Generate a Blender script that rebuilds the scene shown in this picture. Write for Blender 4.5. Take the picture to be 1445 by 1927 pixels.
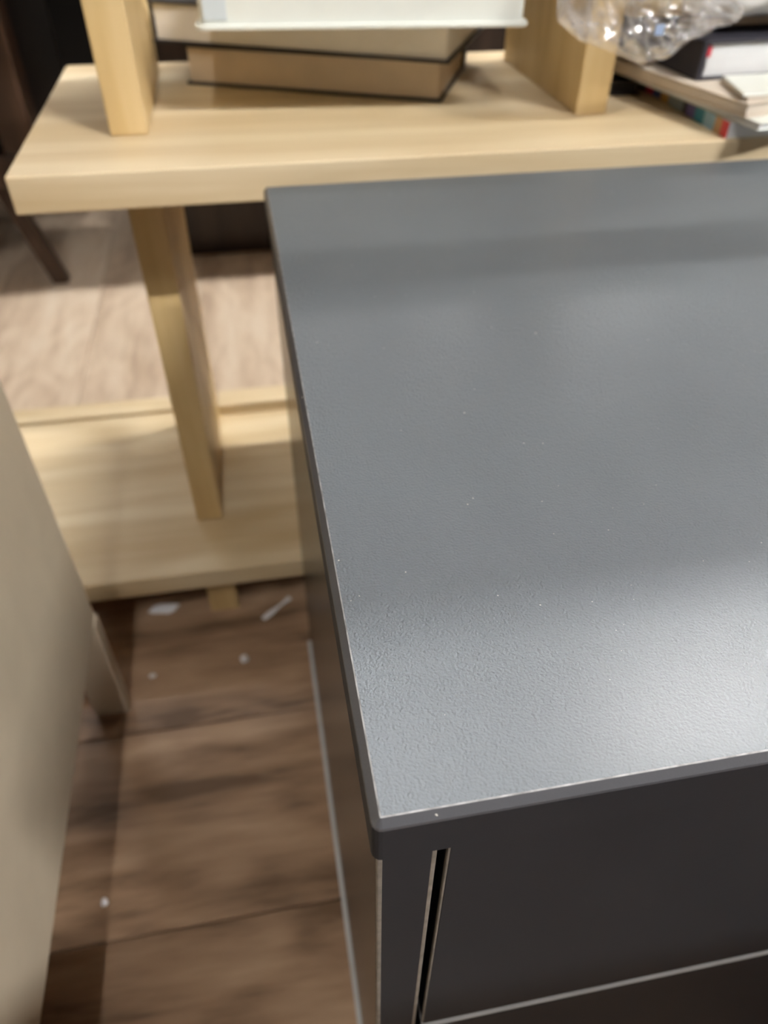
import bpy, bmesh, math, random
from mathutils import Vector, Matrix, noise as mnoise
random.seed(7)
S = bpy.context.scene
COL = S.collection
for o in list(bpy.data.objects): bpy.data.objects.remove(o)

# ------------------------------------------------------------------ camera, world, exposure
F = Vector((0.1347678, 0.7217114, -0.67894794)); Rt = Vector((0.98411255, -0.17741741, 0.00674944)); Up = Vector((0.11558604, 0.66907079, 0.73415539))
cd = bpy.data.cameras.new('camera'); cam = bpy.data.objects.new('camera', cd); COL.objects.link(cam)
M = Matrix.Identity(4)
for i in range(3):
    M[i][0] = Rt[i]; M[i][1] = Up[i]; M[i][2] = -F[i]
M[0][3], M[1][3], M[2][3] = 0.0, 0.0, 0.72
cam.matrix_world = M
cd.sensor_fit = 'VERTICAL'; cd.sensor_height = 36.0; cd.lens = 1398.9 * 36.0 / 1927.0
cd.clip_start = 0.01; cd.clip_end = 60
cd.dof.use_dof = True; cd.dof.focus_distance = 0.25; cd.dof.aperture_fstop = 8.6
S.camera = cam
w = bpy.data.worlds.new('world'); S.world = w; w.use_nodes = True
w.node_tree.nodes['Background'].inputs[0].default_value = (0.9, 0.95, 1.0, 1); w.node_tree.nodes['Background'].inputs[1].default_value = 0.02
S.view_settings.view_transform = 'Standard'; S.view_settings.look = 'None'; S.view_settings.gamma = 1.0
S.view_settings.use_curve_mapping = False
S.view_settings.exposure = 1.84
LAMP = 155.0          # radiance of the ceiling light diffusers

# ------------------------------------------------------------------ materials
def newmat(name):
    m = bpy.data.materials.new(name); m.use_nodes = True
    nt = m.node_tree; b = nt.nodes['Principled BSDF']
    return m, nt, b
def nd(nt, t, **kw):
    n = nt.nodes.new(t)
    for k, v in kw.items(): setattr(n, k, v)
    return n
def ramp(nt, stops):
    r = nd(nt, 'ShaderNodeValToRGB'); e = r.color_ramp.elements
    while len(e) < len(stops): e.new(0.5)
    for i, (p, c) in enumerate(stops):
        e[i].position = p; e[i].color = (*c, 1)
    return r
def plain(name, col, rough=0.5, spec=0.5, var=0.0, scale=40, metallic=0.0, bump=0.0, bscale=300):
    m, nt, b = newmat(name)
    b.inputs['Roughness'].default_value = rough; b.inputs['Specular IOR Level'].default_value = spec; b.inputs['Metallic'].default_value = metallic
    tc = nd(nt, 'ShaderNodeTexCoord')
    n = nd(nt, 'ShaderNodeTexNoise'); n.inputs['Scale'].default_value = scale; n.inputs['Detail'].default_value = 4
    nt.links.new(tc.outputs['Object'], n.inputs['Vector'])
    c0 = tuple(max(0, c * (1 - var)) for c in col); c1 = tuple(min(1, c * (1 + var)) for c in col)
    r = ramp(nt, [(0.3, c0), (0.7, c1)]); nt.links.new(n.outputs['Fac'], r.inputs['Fac']); nt.links.new(r.outputs['Color'], b.inputs['Base Color'])
    if bump:
        n2 = nd(nt, 'ShaderNodeTexNoise'); n2.inputs['Scale'].default_value = bscale; n2.inputs['Detail'].default_value = 2
        nt.links.new(tc.outputs['Object'], n2.inputs['Vector'])
        bp = nd(nt, 'ShaderNodeBump'); bp.inputs['Strength'].default_value = 1; bp.inputs['Distance'].default_value = bump
        nt.links.new(n2.outputs['Fac'], bp.inputs['Height']); nt.links.new(bp.outputs['Normal'], b.inputs['Normal'])
    return m
def wood(name, dark, mid, light, axis='x', rough=0.45, stretch=14, scale=22, cath=0.5, rnd=0.0, contrast=1.0, spec=0.4):
    """wood grain running along an axis, in metres of object space"""
    m, nt, b = newmat(name)
    b.inputs['Roughness'].default_value = rough; b.inputs['Specular IOR Level'].default_value = spec
    tc = nd(nt, 'ShaderNodeTexCoord'); oi = nd(nt, 'ShaderNodeObjectInfo')
    off = nd(nt, 'ShaderNodeVectorMath', operation='SCALE'); off.inputs[0].default_value = (7.3, 3.1, 5.7); nt.links.new(oi.outputs['Random'], off.inputs['Scale'])
    add = nd(nt, 'ShaderNodeVectorMath', operation='ADD'); nt.links.new(tc.outputs['Object'], add.inputs[0])
    if rnd: nt.links.new(off.outputs['Vector'], add.inputs[1])
    mp = nd(nt, 'ShaderNodeMapping'); nt.links.new(add.outputs['Vector'], mp.inputs['Vector'])
    k = 1.0 / stretch
    mp.inputs['Scale'].default_value = {'x': (k, 1, 1), 'y': (1, k, 1), 'z': (1, 1, k)}[axis]
    n1 = nd(nt, 'ShaderNodeTexNoise'); n1.inputs['Scale'].default_value = scale; n1.inputs['Detail'].default_value = 5; n1.inputs['Distortion'].default_value = 0.6
    n2 = nd(nt, 'ShaderNodeTexNoise'); n2.inputs['Scale'].default_value = scale * 7; n2.inputs['Detail'].default_value = 3
    nt.links.new(mp.outputs['Vector'], n1.inputs['Vector']); nt.links.new(mp.outputs['Vector'], n2.inputs['Vector'])
    # rings: a slow noise field wrapped through a sine gives cathedral figures
    mp2 = nd(nt, 'ShaderNodeMapping'); nt.links.new(add.outputs['Vector'], mp2.inputs['Vector'])
    k2 = 1.0 / (stretch * 0.35)
    mp2.inputs['Scale'].default_value = {'x': (k2, 1, 1), 'y': (1, k2, 1), 'z': (1, 1, k2)}[axis]
    n3 = nd(nt, 'ShaderNodeTexNoise'); n3.inputs['Scale'].default_value = scale * 0.32; n3.inputs['Detail'].default_value = 1.5
    nt.links.new(mp2.outputs['Vector'], n3.inputs['Vector'])
    mu = nd(nt, 'ShaderNodeMath', operation='MULTIPLY'); mu.inputs[1].default_value = 55; nt.links.new(n3.outputs['Fac'], mu.inputs[0])
    sn = nd(nt, 'ShaderNodeMath', operation='SINE'); nt.links.new(mu.outputs[0], sn.inputs[0])
    s1 = nd(nt, 'ShaderNodeMath', operation='MULTIPLY_ADD'); s1.inputs[1].default_value = 0.10 * cath; nt.links.new(sn.outputs[0], s1.inputs[0]); nt.links.new(n1.outputs['Fac'], s1.inputs[2])
    s2 = nd(nt, 'ShaderNodeMath', operation='MULTIPLY_ADD'); s2.inputs[1].default_value = 0.22; nt.links.new(n2.outputs['Fac'], s2.inputs[0]); nt.links.new(s1.outputs[0], s2.inputs[2])
    s3 = nd(nt, 'ShaderNodeMath', operation='MULTIPLY_ADD'); s3.inputs[1].default_value = rnd; nt.links.new(oi.outputs['Random'], s3.inputs[0]); nt.links.new(s2.outputs[0], s3.inputs[2])
    c = 0.61 + rnd * 0.5; h = 0.17 / contrast
    r = ramp(nt, [(c - h, dark), (c, mid), (c + h, light)]); nt.links.new(s3.outputs[0], r.inputs['Fac'])
    nt.links.new(r.outputs['Color'], b.inputs['Base Color'])
    bp = nd(nt, 'ShaderNodeBump'); bp.inputs['Strength'].default_value = 0.25; bp.inputs['Distance'].default_value = 0.0006
    nt.links.new(n2.outputs['Fac'], bp.inputs['Height']); nt.links.new(bp.outputs['Normal'], b.inputs['Normal'])
    return m

OAK = ((0.52, 0.395, 0.230), (0.60, 0.48, 0.305), (0.68, 0.57, 0.39))
oak_x = wood('oak_veneer_x', *OAK, axis='x')
oak_z = wood('oak_veneer_z', (0.49, 0.34, 0.155), (0.59, 0.43, 0.205), (0.66, 0.50, 0.265), axis='z')
oak_y = wood('oak_veneer_y', *OAK, axis='y')
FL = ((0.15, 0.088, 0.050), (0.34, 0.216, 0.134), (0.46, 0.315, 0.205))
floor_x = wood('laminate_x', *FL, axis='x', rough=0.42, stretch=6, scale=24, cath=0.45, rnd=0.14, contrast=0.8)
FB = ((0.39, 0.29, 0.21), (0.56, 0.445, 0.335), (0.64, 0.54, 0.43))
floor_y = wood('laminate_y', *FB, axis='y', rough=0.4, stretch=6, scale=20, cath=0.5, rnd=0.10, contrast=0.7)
joint = plain('joint_dark', (0.035, 0.022, 0.015), 0.8, 0.2)
brownwood = wood('dark_brown_wood', (0.028, 0.015, 0.009), (0.055, 0.03, 0.018), (0.085, 0.048, 0.03), axis='z', rough=0.4)
blackbrown = wood('blackbrown_wood', (0.014, 0.009, 0.007), (0.024, 0.015, 0.011), (0.036, 0.023, 0.017), axis='z', rough=0.4)
greige = plain('greige_laminate', (0.56, 0.48, 0.365), 0.42, 0.4, 0.05, 25, bump=0.00008, bscale=700)
white_paint = plain('white_paint', (0.66, 0.66, 0.64), 0.6, 0.3, 0.02, 3)
wall_paint = plain('wall_paint', (0.13, 0.125, 0.12), 0.7, 0.3, 0.03, 3)

def anthracite(name, col, rough, grain, spec=0.5, wear=0.0, scale=900, coat=0.0, specks=True):
    """dark foil: orange-peel embossing with the size of real grains"""
    m, nt, b = newmat(name)
    b.inputs['Roughness'].default_value = rough; b.inputs['Specular IOR Level'].default_value = spec
    b.inputs['Coat Weight'].default_value = coat; b.inputs['Coat Roughness'].default_value = 0.30
    tc = nd(nt, 'ShaderNodeTexCoord')
    v = nd(nt, 'ShaderNodeTexNoise'); v.inputs['Scale'].default_value = scale; v.inputs['Detail'].default_value = 1.5; v.inputs['Roughness'].default_value = 0.45
    nt.links.new(tc.outputs['Object'], v.inputs['Vector'])
    v2 = nd(nt, 'ShaderNodeTexNoise'); v2.inputs['Scale'].default_value = scale * 0.33; v2.inputs['Detail'].default_value = 1
    nt.links.new(tc.outputs['Object'], v2.inputs['Vector'])
    ad = nd(nt, 'ShaderNodeMath', operation='MULTIPLY_ADD'); ad.inputs[1].default_value = 0.4
    nt.links.new(v2.outputs['Fac'], ad.inputs[0]); nt.links.new(v.outputs['Fac'], ad.inputs[2])
    bp = nd(nt, 'ShaderNodeBump'); bp.inputs['Strength'].default_value = 1.0; bp.inputs['Distance'].default_value = grain
    nt.links.new(ad.outputs[0], bp.inputs['Height']); nt.links.new(bp.outputs['Normal'], b.inputs['Normal'])
    n = nd(nt, 'ShaderNodeTexNoise'); n.inputs['Scale'].default_value = 9; n.inputs['Detail'].default_value = 4
    nt.links.new(tc.outputs['Object'], n.inputs['Vector'])
    r = ramp(nt, [(0.3, tuple(c * 0.93 for c in col)), (0.7, tuple(c * 1.07 for c in col))]); nt.links.new(n.outputs['Fac'], r.inputs['Fac'])
    out = r.outputs['Color']
    if not specks:
        nt.links.new(out, b.inputs['Base Color']); return m
    # pale specks of dust and chips
    sp = nd(nt, 'ShaderNodeTexNoise'); sp.inputs['Scale'].default_value = 420 if wear else 600; sp.inputs['Detail'].default_value = 0
    nt.links.new(tc.outputs['Object'], sp.inputs['Vector'])
    big = nd(nt, 'ShaderNodeTexNoise'); big.inputs['Scale'].default_value = 14; nt.links.new(tc.outputs['Object'], big.inputs['Vector'])
    pm = nd(nt, 'ShaderNodeMath', operation='MULTIPLY_ADD'); pm.inputs[1].default_value = 0.225; nt.links.new(big.outputs['Fac'], pm.inputs[0]); nt.links.new(sp.outputs['Fac'], pm.inputs[2])
    th = ramp(nt, [(0.998 - wear, (0, 0, 0)), (1.0 - wear, (1, 1, 1))]); nt.links.new(pm.outputs[0], th.inputs['Fac'])
    mx = nd(nt, 'ShaderNodeMixRGB'); mx.inputs[2].default_value = (0.40, 0.39, 0.36, 1)
    nt.links.new(th.outputs['Color'], mx.inputs[0]); nt.links.new(out, mx.inputs[1]); nt.links.new(mx.outputs[0], b.inputs['Base Color'])
    return m
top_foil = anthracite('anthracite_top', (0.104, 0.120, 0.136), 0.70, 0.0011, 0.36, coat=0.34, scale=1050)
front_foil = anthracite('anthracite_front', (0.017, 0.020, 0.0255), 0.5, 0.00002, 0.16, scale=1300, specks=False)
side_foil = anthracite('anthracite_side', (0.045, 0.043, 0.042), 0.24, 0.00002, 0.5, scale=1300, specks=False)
edge_foil = anthracite('anthracite_edge', (0.050, 0.051, 0.058), 0.40, 0.00004, 0.5, wear=0.03, scale=1300)
raw_edge = plain('worn_edge_band', (0.17, 0.155, 0.135), 0.5, 0.4, 0.25, 160)
pale_line = plain('pale_foil_line', (0.20, 0.20, 0.205), 0.45, 0.5, 0.6, 160)  # paler, mottled tone for the narrow uppermost facet of the top's edge
dark_gap = plain('gap_black', (0.01, 0.01, 0.01), 0.8, 0.2)
strip_grey = plain('grey_edge_strip', (0.50, 0.51, 0.52), 0.4, 0.5, 0.06, 80)
page_tan = plain('pages_tan', (0.62, 0.50, 0.36), 0.85, 0.1, 0.06, 30)
page_cream = plain('pages_cream', (0.70, 0.66, 0.60), 0.85, 0.1, 0.05, 30)
page_white = plain('pages_white', (0.70, 0.71, 0.72), 0.85, 0.1, 0.03, 30)
cover_black = plain('cover_black', (0.016, 0.014, 0.015), 0.45, 0.4, 0.1)
cover_navy = plain('cover_navy', (0.030, 0.029, 0.040), 0.5, 0.4, 0.1)
cover_white = plain('cover_white', (0.73, 0.755, 0.71), 0.4, 0.4, 0.02)
print_blue = plain('print_pale_blue', (0.60, 0.66, 0.69), 0.5, 0.4, 0.02)
paper_beige = plain('paper_beige', (0.60, 0.53, 0.45), 0.8, 0.2, 0.05)
red_ink = plain('red_band', (0.55, 0.03, 0.05), 0.6, 0.2, 0.1)
litter_white = plain('litter_white', (0.8, 0.8, 0.82), 0.6, 0.3, 0.05)
black_metal = plain('black_metal', (0.012, 0.012, 0.013), 0.3, 0.5, 0.1)
black_wood = plain('black_lacquer', (0.008, 0.008, 0.008), 0.4, 0.3, 0.1)

def emission(name, col, s):
    m = bpy.data.materials.new(name); m.use_nodes = True; nt = m.node_tree; nt.nodes.clear()
    e = nd(nt, 'ShaderNodeEmission'); e.inputs[0].default_value = (*col, 1); e.inputs[1].default_value = s
    o = nd(nt, 'ShaderNodeOutputMaterial'); nt.links.new(e.outputs[0], o.inputs[0]); return m
def film(name):
    m = bpy.data.materials.new(name); m.use_nodes = True; nt = m.node_tree; nt.nodes.clear()
    t = nd(nt, 'ShaderNodeBsdfTransparent'); t.inputs[0].default_value = (0.97, 0.97, 0.98, 1)
    g = nd(nt, 'ShaderNodeBsdfGlossy'); g.inputs['Roughness'].default_value = 0.14; g.inputs[0].default_value = (1, 1, 1, 1)
    d = nd(nt, 'ShaderNodeBsdfTranslucent'); d.inputs[0].default_value = (0.9, 0.9, 0.92, 1)
    df = nd(nt, 'ShaderNodeBsdfDiffuse'); df.inputs[0].default_value = (0.9, 0.9, 0.92, 1)
    lw = nd(nt, 'ShaderNodeLayerWeight'); lw.inputs['Blend'].default_value = 0.26
    a0 = nd(nt, 'ShaderNodeMixShader'); a0.inputs[0].default_value = 0.5; nt.links.new(d.outputs[0], a0.inputs[1]); nt.links.new(df.outputs[0], a0.inputs[2])
    tc = nd(nt, 'ShaderNodeTexCoord'); nz = nd(nt, 'ShaderNodeTexNoise'); nz.inputs['Scale'].default_value = 38; nz.inputs['Detail'].default_value = 2; nt.links.new(tc.outputs['Object'], nz.inputs['Vector'])
    rp = ramp(nt, [(0.45, (0.04, 0.04, 0.04)), (0.62, (0.34, 0.34, 0.34))]); nt.links.new(nz.outputs['Fac'], rp.inputs['Fac'])
    a1 = nd(nt, 'ShaderNodeMixShader'); nt.links.new(rp.outputs['Color'], a1.inputs[0]); nt.links.new(t.outputs[0], a1.inputs[1]); nt.links.new(a0.outputs[0], a1.inputs[2])
    a2 = nd(nt, 'ShaderNodeMixShader'); nt.links.new(lw.outputs['Facing'], a2.inputs[0]); nt.links.new(a1.outputs[0], a2.inputs[1]); nt.links.new(g.outputs[0], a2.inputs[2])
    o = nd(nt, 'ShaderNodeOutputMaterial'); nt.links.new(a2.outputs[0], o.inputs[0]); return m
clear_film = film('clear_film')
def stripes(name, cols, axis, length):
    """printed colour blocks along a spine"""
    m, nt, b = newmat(name); b.inputs['Roughness'].default_value = 0.45
    tc = nd(nt, 'ShaderNodeTexCoord'); sx = nd(nt, 'ShaderNodeSeparateXYZ'); nt.links.new(tc.outputs['Object'], sx.inputs[0])
    mu = nd(nt, 'ShaderNodeMath', operation='DIVIDE'); mu.inputs[1].default_value = length; nt.links.new(sx.outputs[axis], mu.inputs[0])
    r = ramp(nt, cols); r.color_ramp.interpolation = 'CONSTANT'; nt.links.new(mu.outputs[0], r.inputs['Fac']); nt.links.new(r.outputs['Color'], b.inputs['Base Color'])
    return m

# ------------------------------------------------------------------ helpers
def link(name, me, mat, parent=None, loc=None, rz=0):
    o = bpy.data.objects.new(name, me); COL.objects.link(o)
    if mat: me.materials.append(mat)
    if parent: o.parent = parent
    if loc is not None: o.location = loc
    o.rotation_euler[2] = rz
    return o
def box(name, lo, hi, mat, parent=None, bev=0.0, seg=2, loc=None, rz=0, smooth=False):
    bm = bmesh.new(); bmesh.ops.create_cube(bm, size=1)
    for v in bm.verts:
        for i in range(3): v.co[i] = lo[i] + (v.co[i] + 0.5) * (hi[i] - lo[i])
    if bev: bmesh.ops.bevel(bm, geom=list(bm.edges), offset=bev, segments=seg, affect='EDGES', profile=0.5)
    me = bpy.data.meshes.new(name); bm.to_mesh(me); bm.free()
    if smooth:
        for p in me.polygons: p.use_smooth = True
    return link(name, me, mat, parent, loc, rz)
def poly(name, pts, z0, z1, mat, parent=None, bev=0.0, loc=None, rz=0):
    """prism over a plan outline"""
    bm = bmesh.new(); vs = [bm.verts.new((x, y, z0)) for x, y in pts]; f = bm.faces.new(vs)
    if f.normal.z > 0: pass
    r = bmesh.ops.extrude_face_region(bm, geom=[f])
    for v in [e for e in r['geom'] if isinstance(e, bmesh.types.BMVert)]: v.co.z = z1
    bmesh.ops.recalc_face_normals(bm, faces=bm.faces)
    if bev: bmesh.ops.bevel(bm, geom=list(bm.edges), offset=bev, segments=2, affect='EDGES', profile=0.5)
    me = bpy.data.meshes.new(name); bm.to_mesh(me); bm.free()
    return link(name, me, mat, parent, loc, rz)
def extrude_x(name, prof, x0, x1, mat, parent=None):
    """(y, z) profile swept along x"""
    bm = bmesh.new(); vs = [bm.verts.new((x0, y, z)) for y, z in prof]; f = bm.faces.new(vs)
    r = bmesh.ops.extrude_face_region(bm, geom=[f])
    for v in [e for e in r['geom'] if isinstance(e, bmesh.types.BMVert)]: v.co.x = x1
    bmesh.ops.recalc_face_normals(bm, faces=bm.faces)
    me = bpy.data.meshes.new(name); bm.to_mesh(me); bm.free()
    return link(name, me, mat, parent)
def bar(name, a, b, ra, rb, mat, parent=None, n=8):
    """tapered round bar between two points"""
    a = Vector(a); b = Vector(b); d = (b - a).normalized(); u = d.orthogonal().normalized(); v = d.cross(u)
    vs = []; fs = []
    for p, r in ((a, ra), (b, rb)):
        for i in range(n):
            t = 2 * math.pi * i / n; vs.append(p + (u * math.cos(t) + v * math.sin(t)) * r)
    for i in range(n): fs.append((i, (i + 1) % n, n + (i + 1) % n, n + i))
    fs.append(tuple(range(n - 1, -1, -1))); fs.append(tuple(range(n, 2 * n)))
    me = bpy.data.meshes.new(name); me.from_pydata([tuple(q) for q in vs], [], fs)
    for p in me.polygons: p.use_smooth = len(p.vertices) == 4
    return link(name, me, mat, parent)
def thing(name, label, cat, loc=(0, 0, 0), rz=0, group=None):
    o = bpy.data.objects.new(name, None); COL.objects.link(o); o.location = loc; o.rotation_euler[2] = rz; o.empty_display_size = 0.05
    o['label'] = label; o['category'] = cat
    if group: o['group'] = group
    return o
def tag(o, label, cat, group=None):
    o['label'] = label; o['category'] = cat
    if group: o['group'] = group
    return o
def structure(o): o['kind'] = 'structure'; return o

# ------------------------------------------------------------------ the room
X0, X1, Y0, Y1, H = -4.0, 5.0, -4.5, 7.5, 4.1
fl = structure(box('floor', (X0, Y0, -0.06), (X1, Y1, -0.006), joint))
PW = 0.2038; YB = 1.077; GAP = 0.0012
def plank_mesh(lx, ly):
    bm = bmesh.new(); bmesh.ops.create_cube(bm, size=1)
    for v in bm.verts: v.co = Vector((v.co.x * lx, v.co.y * ly, v.co.z * 0.008))
    top = [e for e in bm.edges if all(v.co.z > 0 for v in e.verts)]
    bmesh.ops.bevel(bm, geom=top, offset=0.0012, segments=1, affect='EDGES')
    me = bpy.data.meshes.new('plank'); bm.to_mesh(me); bm.free(); return me
PL = 1.38
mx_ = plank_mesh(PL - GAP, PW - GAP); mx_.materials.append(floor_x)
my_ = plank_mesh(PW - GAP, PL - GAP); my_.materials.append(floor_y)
j0 = 0.2610 - 3 * PW                      # a joint line of the boards that run across
for r in range(7):                        # boards running across, in the aisle
    yc = j0 + (r + 0.5) * PW
    if yc + PW / 2 > YB + 0.01: break
    for k in range(3):
        o = bpy.data.objects.new('plank', mx_); COL.objects.link(o); o.parent = fl
        o.location = (-1.75 + k * PL + (0.47 * r % 1) * 0.6 + 0.2, yc, -0.004)
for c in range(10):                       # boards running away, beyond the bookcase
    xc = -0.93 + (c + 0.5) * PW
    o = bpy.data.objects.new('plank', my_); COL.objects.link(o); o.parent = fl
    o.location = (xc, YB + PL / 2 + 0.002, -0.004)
box('boards_beyond', (X0, YB + PL, -0.008), (X1, Y1, 0.0), floor_x, fl)
box('boards_beyond', (X0, Y0, -0.008), (X1, j0, 0.0), floor_x, fl)
box('boards_beyond', (1.15, YB, -0.008), (X1, YB + PL, 0.0), floor_x, fl)
box('boards_beyond', (X0, YB, -0.008), (-0.95, YB + PL, 0.0), floor_x, fl)
structure(box('ceiling', (X0, Y0, H), (X1, Y1, H + 0.1), white_paint))
structure(box('wall_left', (X0 - 0.1, Y0, 0), (X0, Y1, H), wall_paint))
structure(box('wall_right', (X1, Y0, 0), (X1 + 0.1, Y1, H), wall_paint))
structure(box('wall_back', (X0, Y1, 0), (X1, Y1 + 0.1, H), wall_paint))
structure(box('wall_front', (X0, Y0 - 0.1, 0), (X1, Y0, H), wall_paint))

# ceiling lights: long panels in rows across the room
lamp_face = emission('lamp_diffuser', (1.0, 0.985, 0.955), LAMP)
lamp_soft = emission('lamp_diffuser_soft', (1.0, 0.985, 0.955), LAMP * 0.22)
lamp_front = emission('lamp_diffuser_front', (1.0, 0.985, 0.955), LAMP * 1.85)
lamp_dim = emission('lamp_diffuser_dim', (1.0, 0.985, 0.955), LAMP * 0.36)
def ceiling_light(x, y, label, face, rz=0):
    t = thing('ceiling_light', label, 'ceiling light', (x, y, H), rz, 'ceiling lights in rows')
    box('housing', (-0.65, -0.06, -0.07), (0.65, 0.06, 0.0), white_paint, t, 0.004)
    box('diffuser', (-0.62, -0.04, -0.085), (0.62, 0.04, -0.0705), face, t, 0.003)
ceiling_light(2.25, -2.05, 'bright long ceiling light behind and to the right of the camera', lamp_front)
ceiling_light(-0.16, -2.2, 'dim long ceiling light behind the camera, turned along the aisle', lamp_dim, math.pi / 2)
rows = ((1.93, 'in the row above the bookcase', (1, 2, 3)), (4.5, 'in the row beyond the dark cabinet', (0, 1, 2, 3)), (7.1, 'in the farthest row', (0, 1, 2, 3)))
cols = ((-1.7, 'leftmost long ceiling light'), (0.35, 'second long ceiling light from the left'), (2.25, 'third long ceiling light from the left'), (3.85, 'rightmost long ceiling light'))
for y, rl, use in rows:
    for i in use: ceiling_light(cols[i][0], y, cols[i][1] + ' ' + rl, lamp_soft if y > 3 or (y, i) == (1.93, 1) else lamp_face)

# ------------------------------------------------------------------ anthracite chest of drawers
CX0, CX1, CY0, CY1, CT = 0.0143, 0.8143, 0.0888, 0.5810, 0.52
ch = thing('chest_of_drawers', 'low anthracite chest of drawers with an embossed top and worn edges, in the foreground', 'chest', (CX0, CY0, 0))
W, D = CX1 - CX0, CY1 - CY0
SL = 0.0225                                # thickness of the top
OV = 0.0016
# top panel: slab with rounded edge band
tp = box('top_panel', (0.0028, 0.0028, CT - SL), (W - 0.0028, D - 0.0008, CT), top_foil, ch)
def edge_profile(r, h):                    # chamfered outward edge, (out, z)
    return [(0.0, 0.0), (0.0005, -0.00015), (0.0027, -0.0024), (0.0030, -0.0031), (r, -0.0036), (r, -h + 0.0008), (r - 0.0008, -h), (0.0, -h)]
def dark_below(me):                         # the upright face under the chamfer wears the dark front foil
    me.materials.append(edge_foil); me.materials.append(front_foil); me.materials.append(pale_line)
    for p in me.polygons:
        p.use_smooth = False
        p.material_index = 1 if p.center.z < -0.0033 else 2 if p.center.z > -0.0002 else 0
def edge_strip(name, prof, length, mat, parent, loc, rz):
    bm = bmesh.new(); a = [bm.verts.new((0, -o, z)) for o, z in prof]; b = [bm.verts.new((length, -o, z)) for o, z in prof]
    n = len(prof)
    for i in range(n): bm.faces.new((a[i], a[(i + 1) % n], b[(i + 1) % n], b[i]))
    bm.faces.new(a); bm.faces.new(b); bmesh.ops.recalc_face_normals(bm, faces=bm.faces)
    me = bpy.data.meshes.new(name); bm.to_mesh(me); bm.free(); dark_below(me)
    return link(name, me, None, parent, loc, rz)
ep = edge_profile(0.0030, SL)
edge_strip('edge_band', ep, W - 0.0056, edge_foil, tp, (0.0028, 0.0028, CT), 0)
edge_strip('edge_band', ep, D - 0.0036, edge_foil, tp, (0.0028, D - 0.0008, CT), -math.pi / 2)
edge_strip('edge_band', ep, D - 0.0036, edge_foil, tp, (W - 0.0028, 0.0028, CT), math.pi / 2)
# rounded corner pieces of the band
def corner(loc, a0):
    vs = []; fs = []; n = 5; prof = ep
    for k in range(n):
        a = a0 + math.pi / 2 * k / (n - 1)
        for o, z in prof: vs.append((o * math.cos(a), o * math.sin(a), z))
    m_ = len(prof)
    for k in range(n - 1):
        for i in range(m_ - 1): fs.append((k * m_ + i, k * m_ + i + 1, (k + 1) * m_ + i + 1, (k + 1) * m_ + i))
    me = bpy.data.meshes.new('edge_corner'); me.from_pydata(vs, [], fs)
    bm = bmesh.new(); bm.from_mesh(me); bmesh.ops.remove_doubles(bm, verts=bm.verts, dist=1e-6); bmesh.ops.recalc_face_normals(bm, faces=bm.faces); bm.to_mesh(me); bm.free()
    dark_below(me)
    return link('edge_corner', me, None, tp, loc)
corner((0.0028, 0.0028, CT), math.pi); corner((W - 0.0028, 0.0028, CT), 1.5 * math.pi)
ZB = 0.008                                 # the side panels stand on short glides
ST = 0.0188                                # stile thickness
SI = 0.0014                                # side set in under the top
def side_panel(x0, x1, outer):
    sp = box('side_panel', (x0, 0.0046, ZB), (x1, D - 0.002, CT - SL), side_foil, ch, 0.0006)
    eb = box('edge_band', (x0 + 0.0008, 0.0022, ZB), (x1 - 0.0008, 0.0046, CT - SL), front_foil, sp)
    for (a, b) in ((x0, x0 + 0.0021), (x1 - 0.0020, x1)):
        box('worn_arris', (a, 0.0021, ZB), (b, 0.0044, CT - SL - 0.0001), raw_edge, sp, 0.0006)
    box('bottom_edge', (x0 - 0.0036 if outer < 0 else x0, 0.003, ZB - 0.0045), (x1 if outer < 0 else x1 + 0.0036, D - 0.03, ZB), strip_grey, sp, 0.0006)
    return sp
side_panel(SI, SI + ST, -1); side_panel(W - SI - ST, W - SI, 1)
box('back_panel', (SI + ST, D - 0.006, ZB + 0.004), (W - SI - ST, D - 0.003, CT - SL), side_foil, ch)
box('base_panel', (SI + ST, 0.026, ZB + 0.004), (W - SI - ST, D - 0.006, ZB + 0.02), dark_gap, ch)
box('front_rail', (SI + ST, 0.026, CT - SL - 0.02), (W - SI - ST, 0.05, CT - SL), dark_gap, ch)
for gx in (SI + ST / 2, W - SI - ST / 2):
    for gy in (0.05, D - 0.06):
        bar('glide', (gx, gy, 0), (gx, gy, ZB), 0.008, 0.008, black_metal, ch, 12)
# drawers
GX = 0.0034
DZ = [(0.2922, CT - SL - 0.0006), (0.068, 0.2828)]
dl = ('upper drawer with a plain dark front', 'lower drawer with a pale top edge')
for i, (z0, z1) in enumerate(DZ):
    x0 = SI + ST + GX; x1 = W - SI - ST - GX
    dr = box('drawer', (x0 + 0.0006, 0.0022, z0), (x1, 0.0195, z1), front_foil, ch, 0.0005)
    dr['label'] = dl[i]
    box('worn_arris', (x0, 0.0024, z0 + 0.0006), (x0 + 0.0011, 0.0045, z1 - 0.0004), raw_edge, dr, 0.0004)
    if i == 1: box('top_edge', (x0 + 0.0006, 0.0024, z1 - 0.0002), (x1, 0.0190, z1 + 0.0010), strip_grey, dr, 0.0003)
    box('drawer_box', (x0 + 0.012, 0.0195, z0 + 0.015), (x1 - 0.012, D - 0.04, z1 - 0.03), dark_gap, dr)
box('plinth', (SI + ST, 0.02, 0.0), (W - SI - ST, 0.035, 0.064), front_foil, ch)

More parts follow.
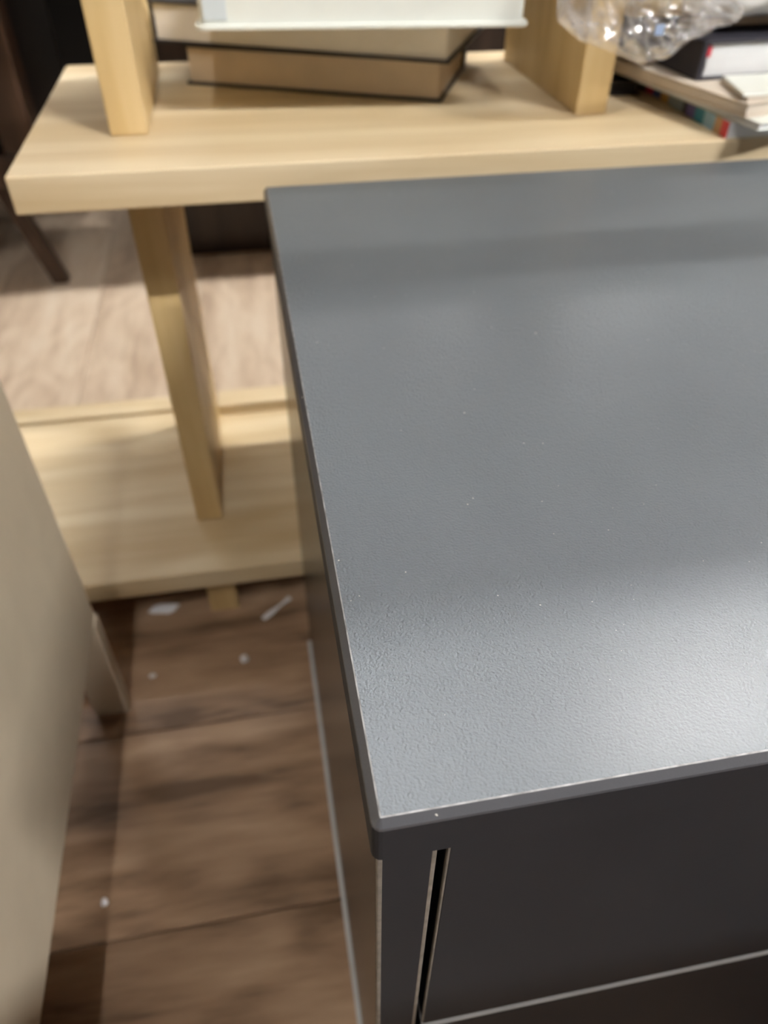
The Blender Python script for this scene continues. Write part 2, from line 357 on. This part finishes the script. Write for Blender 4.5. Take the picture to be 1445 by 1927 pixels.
# ------------------------------------------------------------------ oak bookcase behind the chest
BX0, BX1 = -0.1706, 0.80
BY0, BY1 = 0.600, 0.945
bc = thing('bookcase', 'open oak bookcase with thick shelves and upright panels behind the dark chest', 'bookcase', (0, 0.77, 0))
oy = 0.77
def oak(name, lo, hi, m, bev=0.0015, parent=bc): return box(name, (lo[0], lo[1] - oy, lo[2]), (hi[0], hi[1] - oy, hi[2]), m, parent, bev)
ZS1, ZS0 = 0.5304, 0.5023
ZL1, ZL0 = 0.0951, 0.0687
ZT1, ZT0 = 0.966, 0.938
UP = ((-0.1027, -0.0724), (0.2985, 0.3275), (0.700, 0.729))
s = oak('shelf', (BX0, BY0, ZS0), (BX1, BY1, ZS1), oak_x); s['label'] = 'middle oak shelf with books'
ls = oak('shelf', (-0.46, BY0, ZL0), (BX1, BY1, ZL1), oak_x); ls['label'] = 'lowest oak shelf near the floor'
oak('back_stop', (-0.46, 0.925, ZL1), (-0.1027, 0.960, ZL1 + 0.005), oak_x, parent=bc)
oak('back_stop', (-0.0724, 0.905, ZL1), (0.2985, BY1, ZL1 + 0.016), oak_x, parent=bc)
ts = oak('shelf', (BX0, BY0, ZT0), (BX1, BY1, ZT1), oak_x)
tt = oak('shelf', (BX0, BY0, 1.372), (BX1, BY1, 1.40), oak_x)
for a, b in UP:
    for z0, z1 in ((ZL1, ZS0), (ZS1, ZT0), (ZT1, 1.372)):
        oak('upright', (a, 0.6866, z0), (b, 0.905, z1), oak_z, 0.0012)
    oak('foot', (a + 0.002, 0.622, 0.0), (b + 0.006, 0.92, ZL0), oak_z, 0.0012)
oak('foot', (-0.44, 0.622, 0.0), (-0.405, 0.92, ZL0), oak_z, 0.0012)

# ------------------------------------------------------------------ greige cabinet on the left
lc = thing('sideboard', 'greige sideboard on board legs at the left edge, its plain side turned to the chest', 'sideboard', (-0.193, 0.512, 0))
def LC(name, lo, hi, bev=0.002, m=greige, parent=lc): return box(name, (lo[0] + 0.193, lo[1] - 0.512, lo[2]), (hi[0] + 0.193, hi[1] - 0.512, hi[2]), m, parent, bev)
LC('side_panel', (-0.213, -0.02, 0.145), (-0.193, 0.512, 0.80), 0.0025)
LC('side_panel', (-0.95, -0.02, 0.145), (-0.93, 0.512, 0.80), 0.0025)
LC('bottom_panel', (-0.93, -0.015, 0.147), (-0.213, 0.505, 0.165))
LC('back_panel', (-0.93, 0.505, 0.15), (-0.213, 0.51, 0.80), 0.0005)
LC('top_panel', (-0.955, -0.025, 0.80), (-0.188, 0.515, 0.82))
for i in range(2):
    d_ = LC('door', (-0.928 + i * 0.357, -0.02, 0.149), (-0.574 + i * 0.357, -0.002, 0.797))
    bar('handle', ((-0.60 if i == 0 else -0.54) + 0.193, -0.537, 0.45), ((-0.60 if i == 0 else -0.54) + 0.193, -0.537, 0.60), 0.005, 0.005, black_metal, d_, 10)
for x in (-0.226, -0.95):
    for y in (0.494, 0.02):
        LC('leg', (x, y, 0.0), (x + 0.035, y + 0.018, 0.148), 0.0012)

# ------------------------------------------------------------------ dark furniture beyond the bookcase
dc = thing('dark_cabinet', 'dark brown cabinet standing on the floor behind the bookcase', 'cabinet', (-0.17, 1.66, 0))
box('body', (0, 0.02, 0.0), (1.75, 0.45, 1.20), blackbrown, dc, 0.003)
for i in range(3):
    d_ = box('door', (0.012 + i * 0.58, 0.0, 0.03), (0.572 + i * 0.58, 0.02, 1.18), blackbrown, dc, 0.003)
    bar('knob', (0.54 + i * 0.58, -0.012, 0.4), (0.54 + i * 0.58, 0.0, 0.4), 0.01, 0.006, black_metal, d_, 10)
st = thing('brown_armchair', 'dark brown wooden armchair with a splayed leg behind the left end of the bookcase', 'chair', (-0.66, 1.6, 0))
def slat(name, a, b, wx, wy, m, parent):
    a = Vector(a); b = Vector(b); vs = []
    for p in (a, b):
        for dx, dy in ((-1, -1), (1, -1), (1, 1), (-1, 1)): vs.append((p.x + dx * wx / 2, p.y + dy * wy / 2, p.z))
    fs = [(0, 3, 2, 1), (4, 5, 6, 7)] + [(i, (i + 1) % 4, 4 + (i + 1) % 4, 4 + i) for i in range(4)]
    me = bpy.data.meshes.new(name); me.from_pydata(vs, [], fs); return link(name, me, m, parent)
slat('leg', (0.255, 0.0, 0.0), (0.19, 0.02, 0.20), 0.030, 0.03, brownwood, st)
slat('leg', (-0.255, 0.0, 0.0), (-0.19, 0.02, 0.20), 0.030, 0.03, brownwood, st)
slat('leg', (0.255, 0.46, 0.0), (0.19, 0.44, 0.20), 0.030, 0.03, brownwood, st)
slat('leg', (-0.255, 0.46, 0.0), (-0.19, 0.44, 0.20), 0.030, 0.03, brownwood, st)
box('seat_frame', (-0.25, -0.02, 0.20), (0.25, 0.48, 0.26), brownwood, st, 0.006)
box('side_board', (0.225, -0.02, 0.26), (0.285, 0.06, 0.62), brownwood, st, 0.006)
box('side_board', (-0.285, -0.02, 0.26), (-0.225, 0.06, 0.62), brownwood, st, 0.006)
for sx in (-1, 1): box('arm_panel', (0.255 * sx - 0.02, 0.06, 0.26), (0.255 * sx + 0.02, 0.48, 0.61), black_wood, st, 0.006)
box('seat_cushion', (-0.22, -0.03, 0.26), (0.22, 0.44, 0.36), black_wood, st, 0.025, 3)
box('back_board', (-0.22, 0.42, 0.36), (0.22, 0.48, 0.80), black_wood, st, 0.006)
tb = thing('light_blocker', 'unseen dark brown drawer unit added across the aisle to shade the floor and the chest front', 'light_blocker', (0.2, -1.1, 0))  # added out of view to keep the front lamp off the floor and drawers
box('body', (0, 0, 0.04), (1.3, 0.58, 1.365), brownwood, tb, 0.003)
box('plinth', (0.02, 0.02, 0.0), (1.28, 0.56, 0.04), brownwood, tb)
for i in range(5):
    d_ = box('drawer', (0.015, 0.58, 0.06 + i * 0.258), (1.285, 0.60, 0.312 + i * 0.258), brownwood, tb, 0.002)
    bar('knob', (0.35, 0.60, 0.18 + i * 0.258), (0.35, 0.62, 0.18 + i * 0.258), 0.007, 0.012, black_metal, d_, 10)
    bar('knob', (0.95, 0.60, 0.18 + i * 0.258), (0.95, 0.62, 0.18 + i * 0.258), 0.007, 0.012, black_metal, d_, 10)
# black metal chairs stacked farther back
bs = thing('black_chair', 'black metal frame chair with slanted glossy tubes in the dark behind the bookcase', 'chair', (-0.45, 2.14, 0))
for sx in (-0.2, 0.2):
    bar('tube', (sx - 0.08, -0.02, 0.0), (sx + 0.1, 0.05, 0.60), 0.011, 0.011, black_metal, bs, 12)
    bar('tube', (sx + 0.10, 0.40, 0.0), (sx - 0.02, 0.36, 0.85), 0.011, 0.011, black_metal, bs, 12)
bar('tube', (-0.12, 0.02, 0.30), (0.02, 0.05, 0.47), 0.010, 0.010, black_metal, bs, 12)
box('seat', (-0.22, -0.02, 0.44), (0.22, 0.40, 0.475), black_wood, bs, 0.012, 3)
box('backrest', (-0.22, 0.36, 0.60), (0.22, 0.39, 0.86), black_wood, bs, 0.01, 3)
bw = thing('black_wardrobe', 'tall black wardrobe closing the view far behind the bookcase', 'wardrobe', (-1.5, 2.62, 0))
box('body', (0, 0.02, 0.0), (1.6, 0.55, 2.0), black_wood, bw, 0.004)
for i in range(2):
    d_ = box('door', (0.006 + i * 0.8, 0.0, 0.06), (0.796 + i * 0.8, 0.02, 1.98), black_wood, bw, 0.003)
    bar('handle', (0.76 + i * 0.09, -0.015, 0.9), (0.76 + i * 0.09, -0.015, 1.1), 0.006, 0.006, black_metal, d_, 10)

# ------------------------------------------------------------------ books
def page_block(name, lo, hi, mat, parent, leaves=14, wob=0.0005, seed=0):
    """block of leaves: thin steps in depth so the edges read as paper"""
    rnd = random.Random(seed); vs = []; fs = []
    n = leaves
    for i in range(n):
        z0 = lo[2] + (hi[2] - lo[2]) * i / n; z1 = lo[2] + (hi[2] - lo[2]) * (i + 1) / n
        dx = rnd.uniform(0, wob); dy = rnd.uniform(0, wob); b = len(vs)
        for z in (z0, z1):
            vs += [(lo[0] + dx, lo[1] + dy, z), (hi[0] - dx, lo[1] + dy, z), (hi[0] - dx, hi[1] - dy, z), (lo[0] + dx, hi[1] - dy, z)]
        fs += [(b, b + 3, b + 2, b + 1), (b + 4, b + 5, b + 6, b + 7)] + [(b + k, b + (k + 1) % 4, b + 4 + (k + 1) % 4, b + 4 + k) for k in range(4)]
    me = bpy.data.meshes.new(name); me.from_pydata(vs, [], fs); return link(name, me, mat, parent)
def hardback(label, loc, rz, L, Dp, T, cov, pages, spine='rear', group=None, ct=0.0026, seed=0, wob=0.0005):
    """book lying flat: local x along the length, y across; origin at the front left lower corner"""
    t = thing('hardback_book', label, 'book', loc, rz, group)
    ins = 0.0035
    box('cover', (0, 0, 0), (L, Dp, ct), cov, t, 0.0008)
    box('cover', (0, 0, T - ct), (L, Dp, T), cov, t, 0.0008)
    if spine == 'rear':
        page_block('page_block', (ins, ins, ct), (L - ins, Dp, T - ct), pages, t, seed=seed, wob=wob)
        prof = []
        for i in range(9):
            a = math.radians(-90 + 180 * i / 8); prof.append((Dp + 0.009 * math.cos(a), T / 2 + T / 2 * math.sin(a)))
        inner = [(y - 0.0026 if y > Dp + 0.002 else y, T / 2 + (z - T / 2) * 0.86) for y, z in prof]
        extrude_x('spine', prof + inner[::-1], 0, L, cov, t)
    else:
        page_block('page_block', (0.004, ins, ct), (L - ins, Dp - ins, T - ct), pages, t, seed=seed, wob=wob)
        box('spine', (-0.003, 0, 0), (0.004, Dp, T), cov, t, 0.0022, 3)
    return t
# two big hardbacks and the white volume in the middle bay
a1 = math.atan2(-0.1028, 0.2328)
hardback('thick black hardback with tan pages lying on the shelf, lowest of the stack', (-0.0436, 0.8457, ZS1), a1, 0.2545, 0.135, 0.0345, cover_black, page_tan, seed=1)
a2 = math.atan2(-0.1293, 0.26)
hardback('larger black hardback with cream pages, between the tan-paged book and the white book', (-0.0698, 0.8552, ZS1 + 0.0346), a2, 0.2905, 0.20, 0.0345, cover_black, page_cream, seed=2)
wb = thing('white_book', 'white book with a rounded corner lying on top of the stack in the middle bay', 'book', (-0.024, 0.700, ZS1 + 0.0695), math.atan2(-0.0205, 0.2599))
zt = 0.034
def rounded(x0, y0, x1, y1, r):
    p = []
    for cx_, cy_, a in ((x1 - r, y0 + r, -90), (x1 - r, y1 - r, 0), (x0 + r, y1 - r, 90), (x0 + r, y0 + r, 180)):
        for i in range(5):
            t = math.radians(a + 90 * i / 4); p.append((cx_ + r * math.cos(t), cy_ + r * math.sin(t)))
    return p
poly('cover', rounded(0, 0, 0.268, 0.20, 0.008), 0, 0.0035, cover_white, wb, 0.001)
poly('page_block', rounded(0.004, 0.004, 0.264, 0.197, 0.006), 0.0035, zt - 0.0035, cover_white, wb)
poly('cover', rounded(0, 0, 0.268, 0.20, 0.008), zt - 0.0035, zt, cover_white, wb, 0.001)
box('printed_label', (0.008, 0.0032, 0.0065), (0.026, 0.0042, 0.026), print_blue, wb)
# right bay
sp_cols = [(0.0, (0.55, 0.03, 0.04)), (0.045, (0.42, 0.25, 0.12)), (0.10, (0.25, 0.42, 0.55)), (0.19, (0.02, 0.20, 0.30)), (0.27, (0.10, 0.08, 0.25)), (0.34, (0.02, 0.02, 0.03)), (0.38, (0.20, 0.25, 0.27)), (0.52, (0.45, 0.25, 0.06)), (0.60, (0.03, 0.05, 0.18)), (0.68, (0.50, 0.02, 0.08)), (0.76, (0.02, 0.02, 0.02))]
spine_mat = stripes('striped_spine', sp_cols, 'Y', 0.20)
pb = thing('paperback_book', 'white paperback with a spine of coloured blocks, lowest in the right bay', 'book', (0.3972, 0.6025, ZS1), 0)
box('page_block', (0.0012, 0.0008, 0.0007), (0.145, 0.2, 0.0115), page_white, pb)
box('cover', (0.0008, 0, 0), (0.147, 0.2005, 0.0008), cover_white, pb)
box('cover', (0.0008, 0, 0.0115), (0.147, 0.2005, 0.0123), cover_white, pb)
box('spine', (-0.0004, 0, 0), (0.0012, 0.2005, 0.0123), spine_mat, pb, 0.0003)
zb = ZS1 + 0.0124
hardback('flat black book in the dark corner under the magazines, next to the upright', (0.335, 0.745, ZS1), math.radians(-6), 0.050, 0.12, 0.012, cover_black, cover_black, seed=12, ct=0.002)
rz_b = math.atan2(0.3985 - 0.3715, 0.7713 - 0.6709)
def sheet_stack(name, label, loc, rz, L, Dp, T, mat, seed, cat='magazine', cov=None):
    t = thing(name, label, cat, loc, rz)
    page_block('page_block', (0, 0, 0.0004), (L, Dp, T - 0.0004), mat, t, leaves=6, wob=0.0012, seed=seed)
    box('cover', (-0.0004, -0.0004, 0), (L, Dp, 0.0005), cov or mat, t); box('cover', (-0.0004, -0.0004, T - 0.0005), (L, Dp, T), cov or mat, t)
    return t
sheet_stack('magazine', 'white magazine jutting over the shelf edge, on the paperback with the coloured spine', (0.4085, 0.578, zb), 0.19, 0.15, 0.24, 0.0055, page_white, 5, cov=cover_white)
sheet_stack('magazine', 'beige magazine lying on the white magazine and under the dark book', (0.4030, 0.592, zb + 0.0056), 0.26, 0.15, 0.24, 0.0100, paper_beige, 6)
zc = zb + 0.0157
nb = thing('notebook', 'small dark book with red headband and white pages, lying in the right bay', 'book', (0.3975, 0.6665, zc), math.radians(5))
TN = 0.030
box('cover', (0, 0, 0), (0.16, 0.22, 0.0028), cover_navy, nb, 0.0008)
box('cover', (0, 0, TN - 0.0028), (0.16, 0.22, TN), cover_navy, nb, 0.0008)
box('spine', (-0.0025, 0, 0), (0.0035, 0.22, TN), cover_navy, nb, 0.002, 3)
page_block('page_block', (0.006, 0.003, 0.0028), (0.156, 0.217, TN - 0.0028), page_white, nb, seed=8)
box('headband', (0.0036, 0.0026, TN - 0.013), (0.0085, 0.0060, TN - 0.004), red_ink, nb, 0.001)
wbk = thing('booklet', 'small white folded booklet on the beige magazine, in front of the dark book', 'booklet', (0.4045, 0.598, zc), math.radians(10))
poly('sheet', [(0.0, 0.0), (0.09, -0.012), (0.10, 0.045), (0.018, 0.055)], 0.0, 0.0035, paper_beige, wbk)
poly('sheet', [(-0.004, 0.002), (0.09, -0.008), (0.10, 0.047), (0.020, 0.057)], 0.0036, 0.0060, cover_white, wbk, 0.0006)
ze = zc + TN + 0.0002
hardback('black hardback on top of the dark red-banded book, under the cream package', (0.385, 0.705, ze), math.radians(3), 0.17, 0.19, 0.012, cover_black, page_tan, spine='left', seed=10)
# cream package on top: soft crumpled wrapping
def soft_pack(name, lo, hi, mat, parent, amp, fr, seed, n=18, flat=True):
    bm = bmesh.new(); bmesh.ops.create_cube(bm, size=1); bmesh.ops.subdivide_edges(bm, edges=list(bm.edges), cuts=n, use_grid_fill=True)
    for v in bm.verts:
        p = v.co.copy(); q = p * 2
        k = (abs(q.x) ** 6 + abs(q.y) ** 6 + abs(q.z) ** 3) ** (1 / 5.0); k = max(k, 0.6)
        p = p / k
        c = Vector([(lo[i] + hi[i]) / 2 + p[i] * (hi[i] - lo[i]) for i in range(3)])
        c += Vector(mnoise.noise_vector(c * fr + Vector((seed, 0, 0)))) * amp
        if flat: c.z = max(c.z, lo[2])
        v.co = c
    me = bpy.data.meshes.new(name); bm.to_mesh(me); bm.free()
    for p in me.polygons: p.use_smooth = True
    return link(name, me, mat, parent)
wrap_white = plain('wrap_white', (0.75, 0.74, 0.72), 0.35, 0.5, 0.1, 60)
wrap_gold = plain('wrap_tan', (0.50, 0.40, 0.24), 0.5, 0.4, 0.2, 60)
pk = thing('wrapped_package', 'crumpled cream and white wrapped package on top of the books in the right bay', 'package', (0.45, 0.76, ze + 0.0123))
soft_pack('wrapping', (-0.085, -0.085, 0.0), (0.10, 0.10, 0.035), wrap_white, pk, 0.006, 45, 3)
soft_pack('end_wrapping', (-0.115, -0.075, 0.0), (-0.055, 0.08, 0.028), wrap_gold, pk, 0.005, 50, 5, n=10)

# clear plastic bag: crumpled film spilling from the package over the upright
def film_bag(parent):
    nu, nv = 90, 40; vs = []; fs = []
    # outline of the bag seen from the front (x, z): lower rim then the top rim, film bulging in y
    low = [(0.2448, 0.632), (0.2474, 0.612), (0.2686, 0.598), (0.2898, 0.592), (0.3095, 0.585), (0.3295, 0.579), (0.3499, 0.581), (0.3717, 0.594), (0.401, 0.604), (0.415, 0.609)]
    top = [(0.2500, 0.668), (0.2600, 0.672), (0.2750, 0.676), (0.2900, 0.676), (0.3050, 0.672), (0.3250, 0.662), (0.3450, 0.648), (0.3650, 0.636), (0.395, 0.622), (0.415, 0.613)]
    def samp(L, t):
        f = t * (len(L) - 1); i = min(int(f), len(L) - 2); a = f - i
        return L[i][0] * (1 - a) + L[i + 1][0] * a, L[i][1] * (1 - a) + L[i + 1][1] * a
    for side in (0, 1):
        for j in range(nv + 1):
            for i in range(nu + 1):
                u = i / nu; v = j / nv
                xa, za = samp(low, u); xb, zb_ = samp(top, u)
                x = xa + (xb - xa) * v; z = za + (zb_ - za) * v
                th = 0.013 * math.sin(math.pi * min(1, v * 1.0 + 0.0)) ** 0.6 * (math.sin(math.pi * u) ** 0.5 if 0 < u < 1 else 0)
                y = 0.655 - 0.03 * (1 - v) * (1 - u) - (th if side == 0 else -th)
                p = Vector((x, y, z))
                nz = Vector(mnoise.noise_vector(p * 55 + Vector((side * 9, 0, 0)))) * 0.006 + Vector(mnoise.noise_vector(p * 150 + Vector((side * 5, 3, 0)))) * 0.0025
                edge = min(1, 6 * min(u, 1 - u, v, 1 - v) + 0.35)
                y_ridge = 0.006 * abs(math.sin(26 * u + 9 * v + 2.5 * mnoise.noise(p * 40)))
                p += Vector((nz.x * 0.5 * edge, nz.y * edge - y_ridge * edge * (1 if side == 0 else -0.6), nz.z * 0.5 * edge))
                p.y = min(p.y, 0.684)
                vs.append((p.x - 0.33, p.y - 0.65, p.z - 0.579))
        b = side * (nu + 1) * (nv + 1)
        for j in range(nv):
            for i in range(nu):
                q = b + j * (nu + 1) + i; fs.append((q, q + 1, q + nu + 2, q + nu + 1) if side == 0 else (q, q + nu + 1, q + nu + 2, q + 1))
    me = bpy.data.meshes.new('film'); me.from_pydata(vs, [], fs)
    for p in me.polygons: p.use_smooth = True
    return link('film', me, clear_film, parent)
bag = thing('plastic_bag', 'crumpled clear plastic bag hanging over the bookcase upright beside the dark book', 'plastic bag', (0.33, 0.65, 0.579))
film_bag(bag)
box('printed_patch', (-0.005, -0.0275, 0.023), (0.002, -0.0265, 0.030), plain('print_blue', (0.33, 0.42, 0.60), 0.5), bag)

# ------------------------------------------------------------------ litter on the floor
def crumb(label, loc, size, seed, name='paper_crumb'):
    bm = bmesh.new(); bmesh.ops.create_icosphere(bm, subdivisions=2, radius=1)
    for v in bm.verts:
        k = 1 + 0.35 * mnoise.noise(v.co * 1.7 + Vector((seed, 0, 0)))
        v.co = Vector((v.co.x * size[0] * k, v.co.y * size[1] * k, max(0, v.co.z * size[2] * k + size[2] * 0.8)))
    me = bpy.data.meshes.new(name); bm.to_mesh(me); bm.free()
    return tag(link(name, me, litter_white, None, loc), label, 'litter')
crumb('round white paper crumb on the brown floor between sideboard and chest', (-0.0636, 0.541, 0), (0.0048, 0.0048, 0.0042), 1)
crumb('white crumb in the dark strip of floor beside the sideboard', (-0.1989, 0.2939, 0), (0.0030, 0.0036, 0.003), 2)
crumb('faint tiny crumb on the floor in the middle of the aisle', (-0.168, 0.537, 0), (0.004, 0.003, 0.0015), 4)
crumb('bluish white scrap of film lying in the shade under the lowest shelf', (-0.158, 0.6348, 0), (0.017, 0.008, 0.004), 5, 'film_scrap')
def strip_litter():
    vs = []; fs = []; n = 10
    a = Vector((-0.0384, 0.5994, 0)); b = Vector((-0.0032, 0.6281, 0)); d = (b - a).normalized(); s_ = Vector((-d.y, d.x, 0))
    for i in range(n + 1):
        t = i / n; p = a.lerp(b, t); wd = 0.0028 + 0.0012 * math.sin(7 * t); h = 0.0012 + 0.0022 * abs(math.sin(9 * t))
        for k, z in ((-1, 0.0003), (-0.3, h), (0.5, h * 0.6), (1, 0.0003)): q = p + s_ * wd * k; vs.append((q.x - a.x, q.y - a.y, z))
        for k in (1, -1): q = p + s_ * wd * k; vs.append((q.x - a.x, q.y - a.y, 0.0))
    for i in range(n):
        for k in range(6): fs.append((i * 6 + k, i * 6 + (k + 1) % 6, (i + 1) * 6 + (k + 1) % 6, (i + 1) * 6 + k))
    fs += [tuple(range(6)), tuple(range(n * 6 + 5, n * 6 - 1, -1))]
    me = bpy.data.meshes.new('paper_strip'); me.from_pydata(vs, [], fs)
    return tag(link('paper_strip', me, litter_white, None, (a.x, a.y, 0)), 'twisted white paper strip on the floor in front of the lowest shelf', 'litter')
strip_litter()
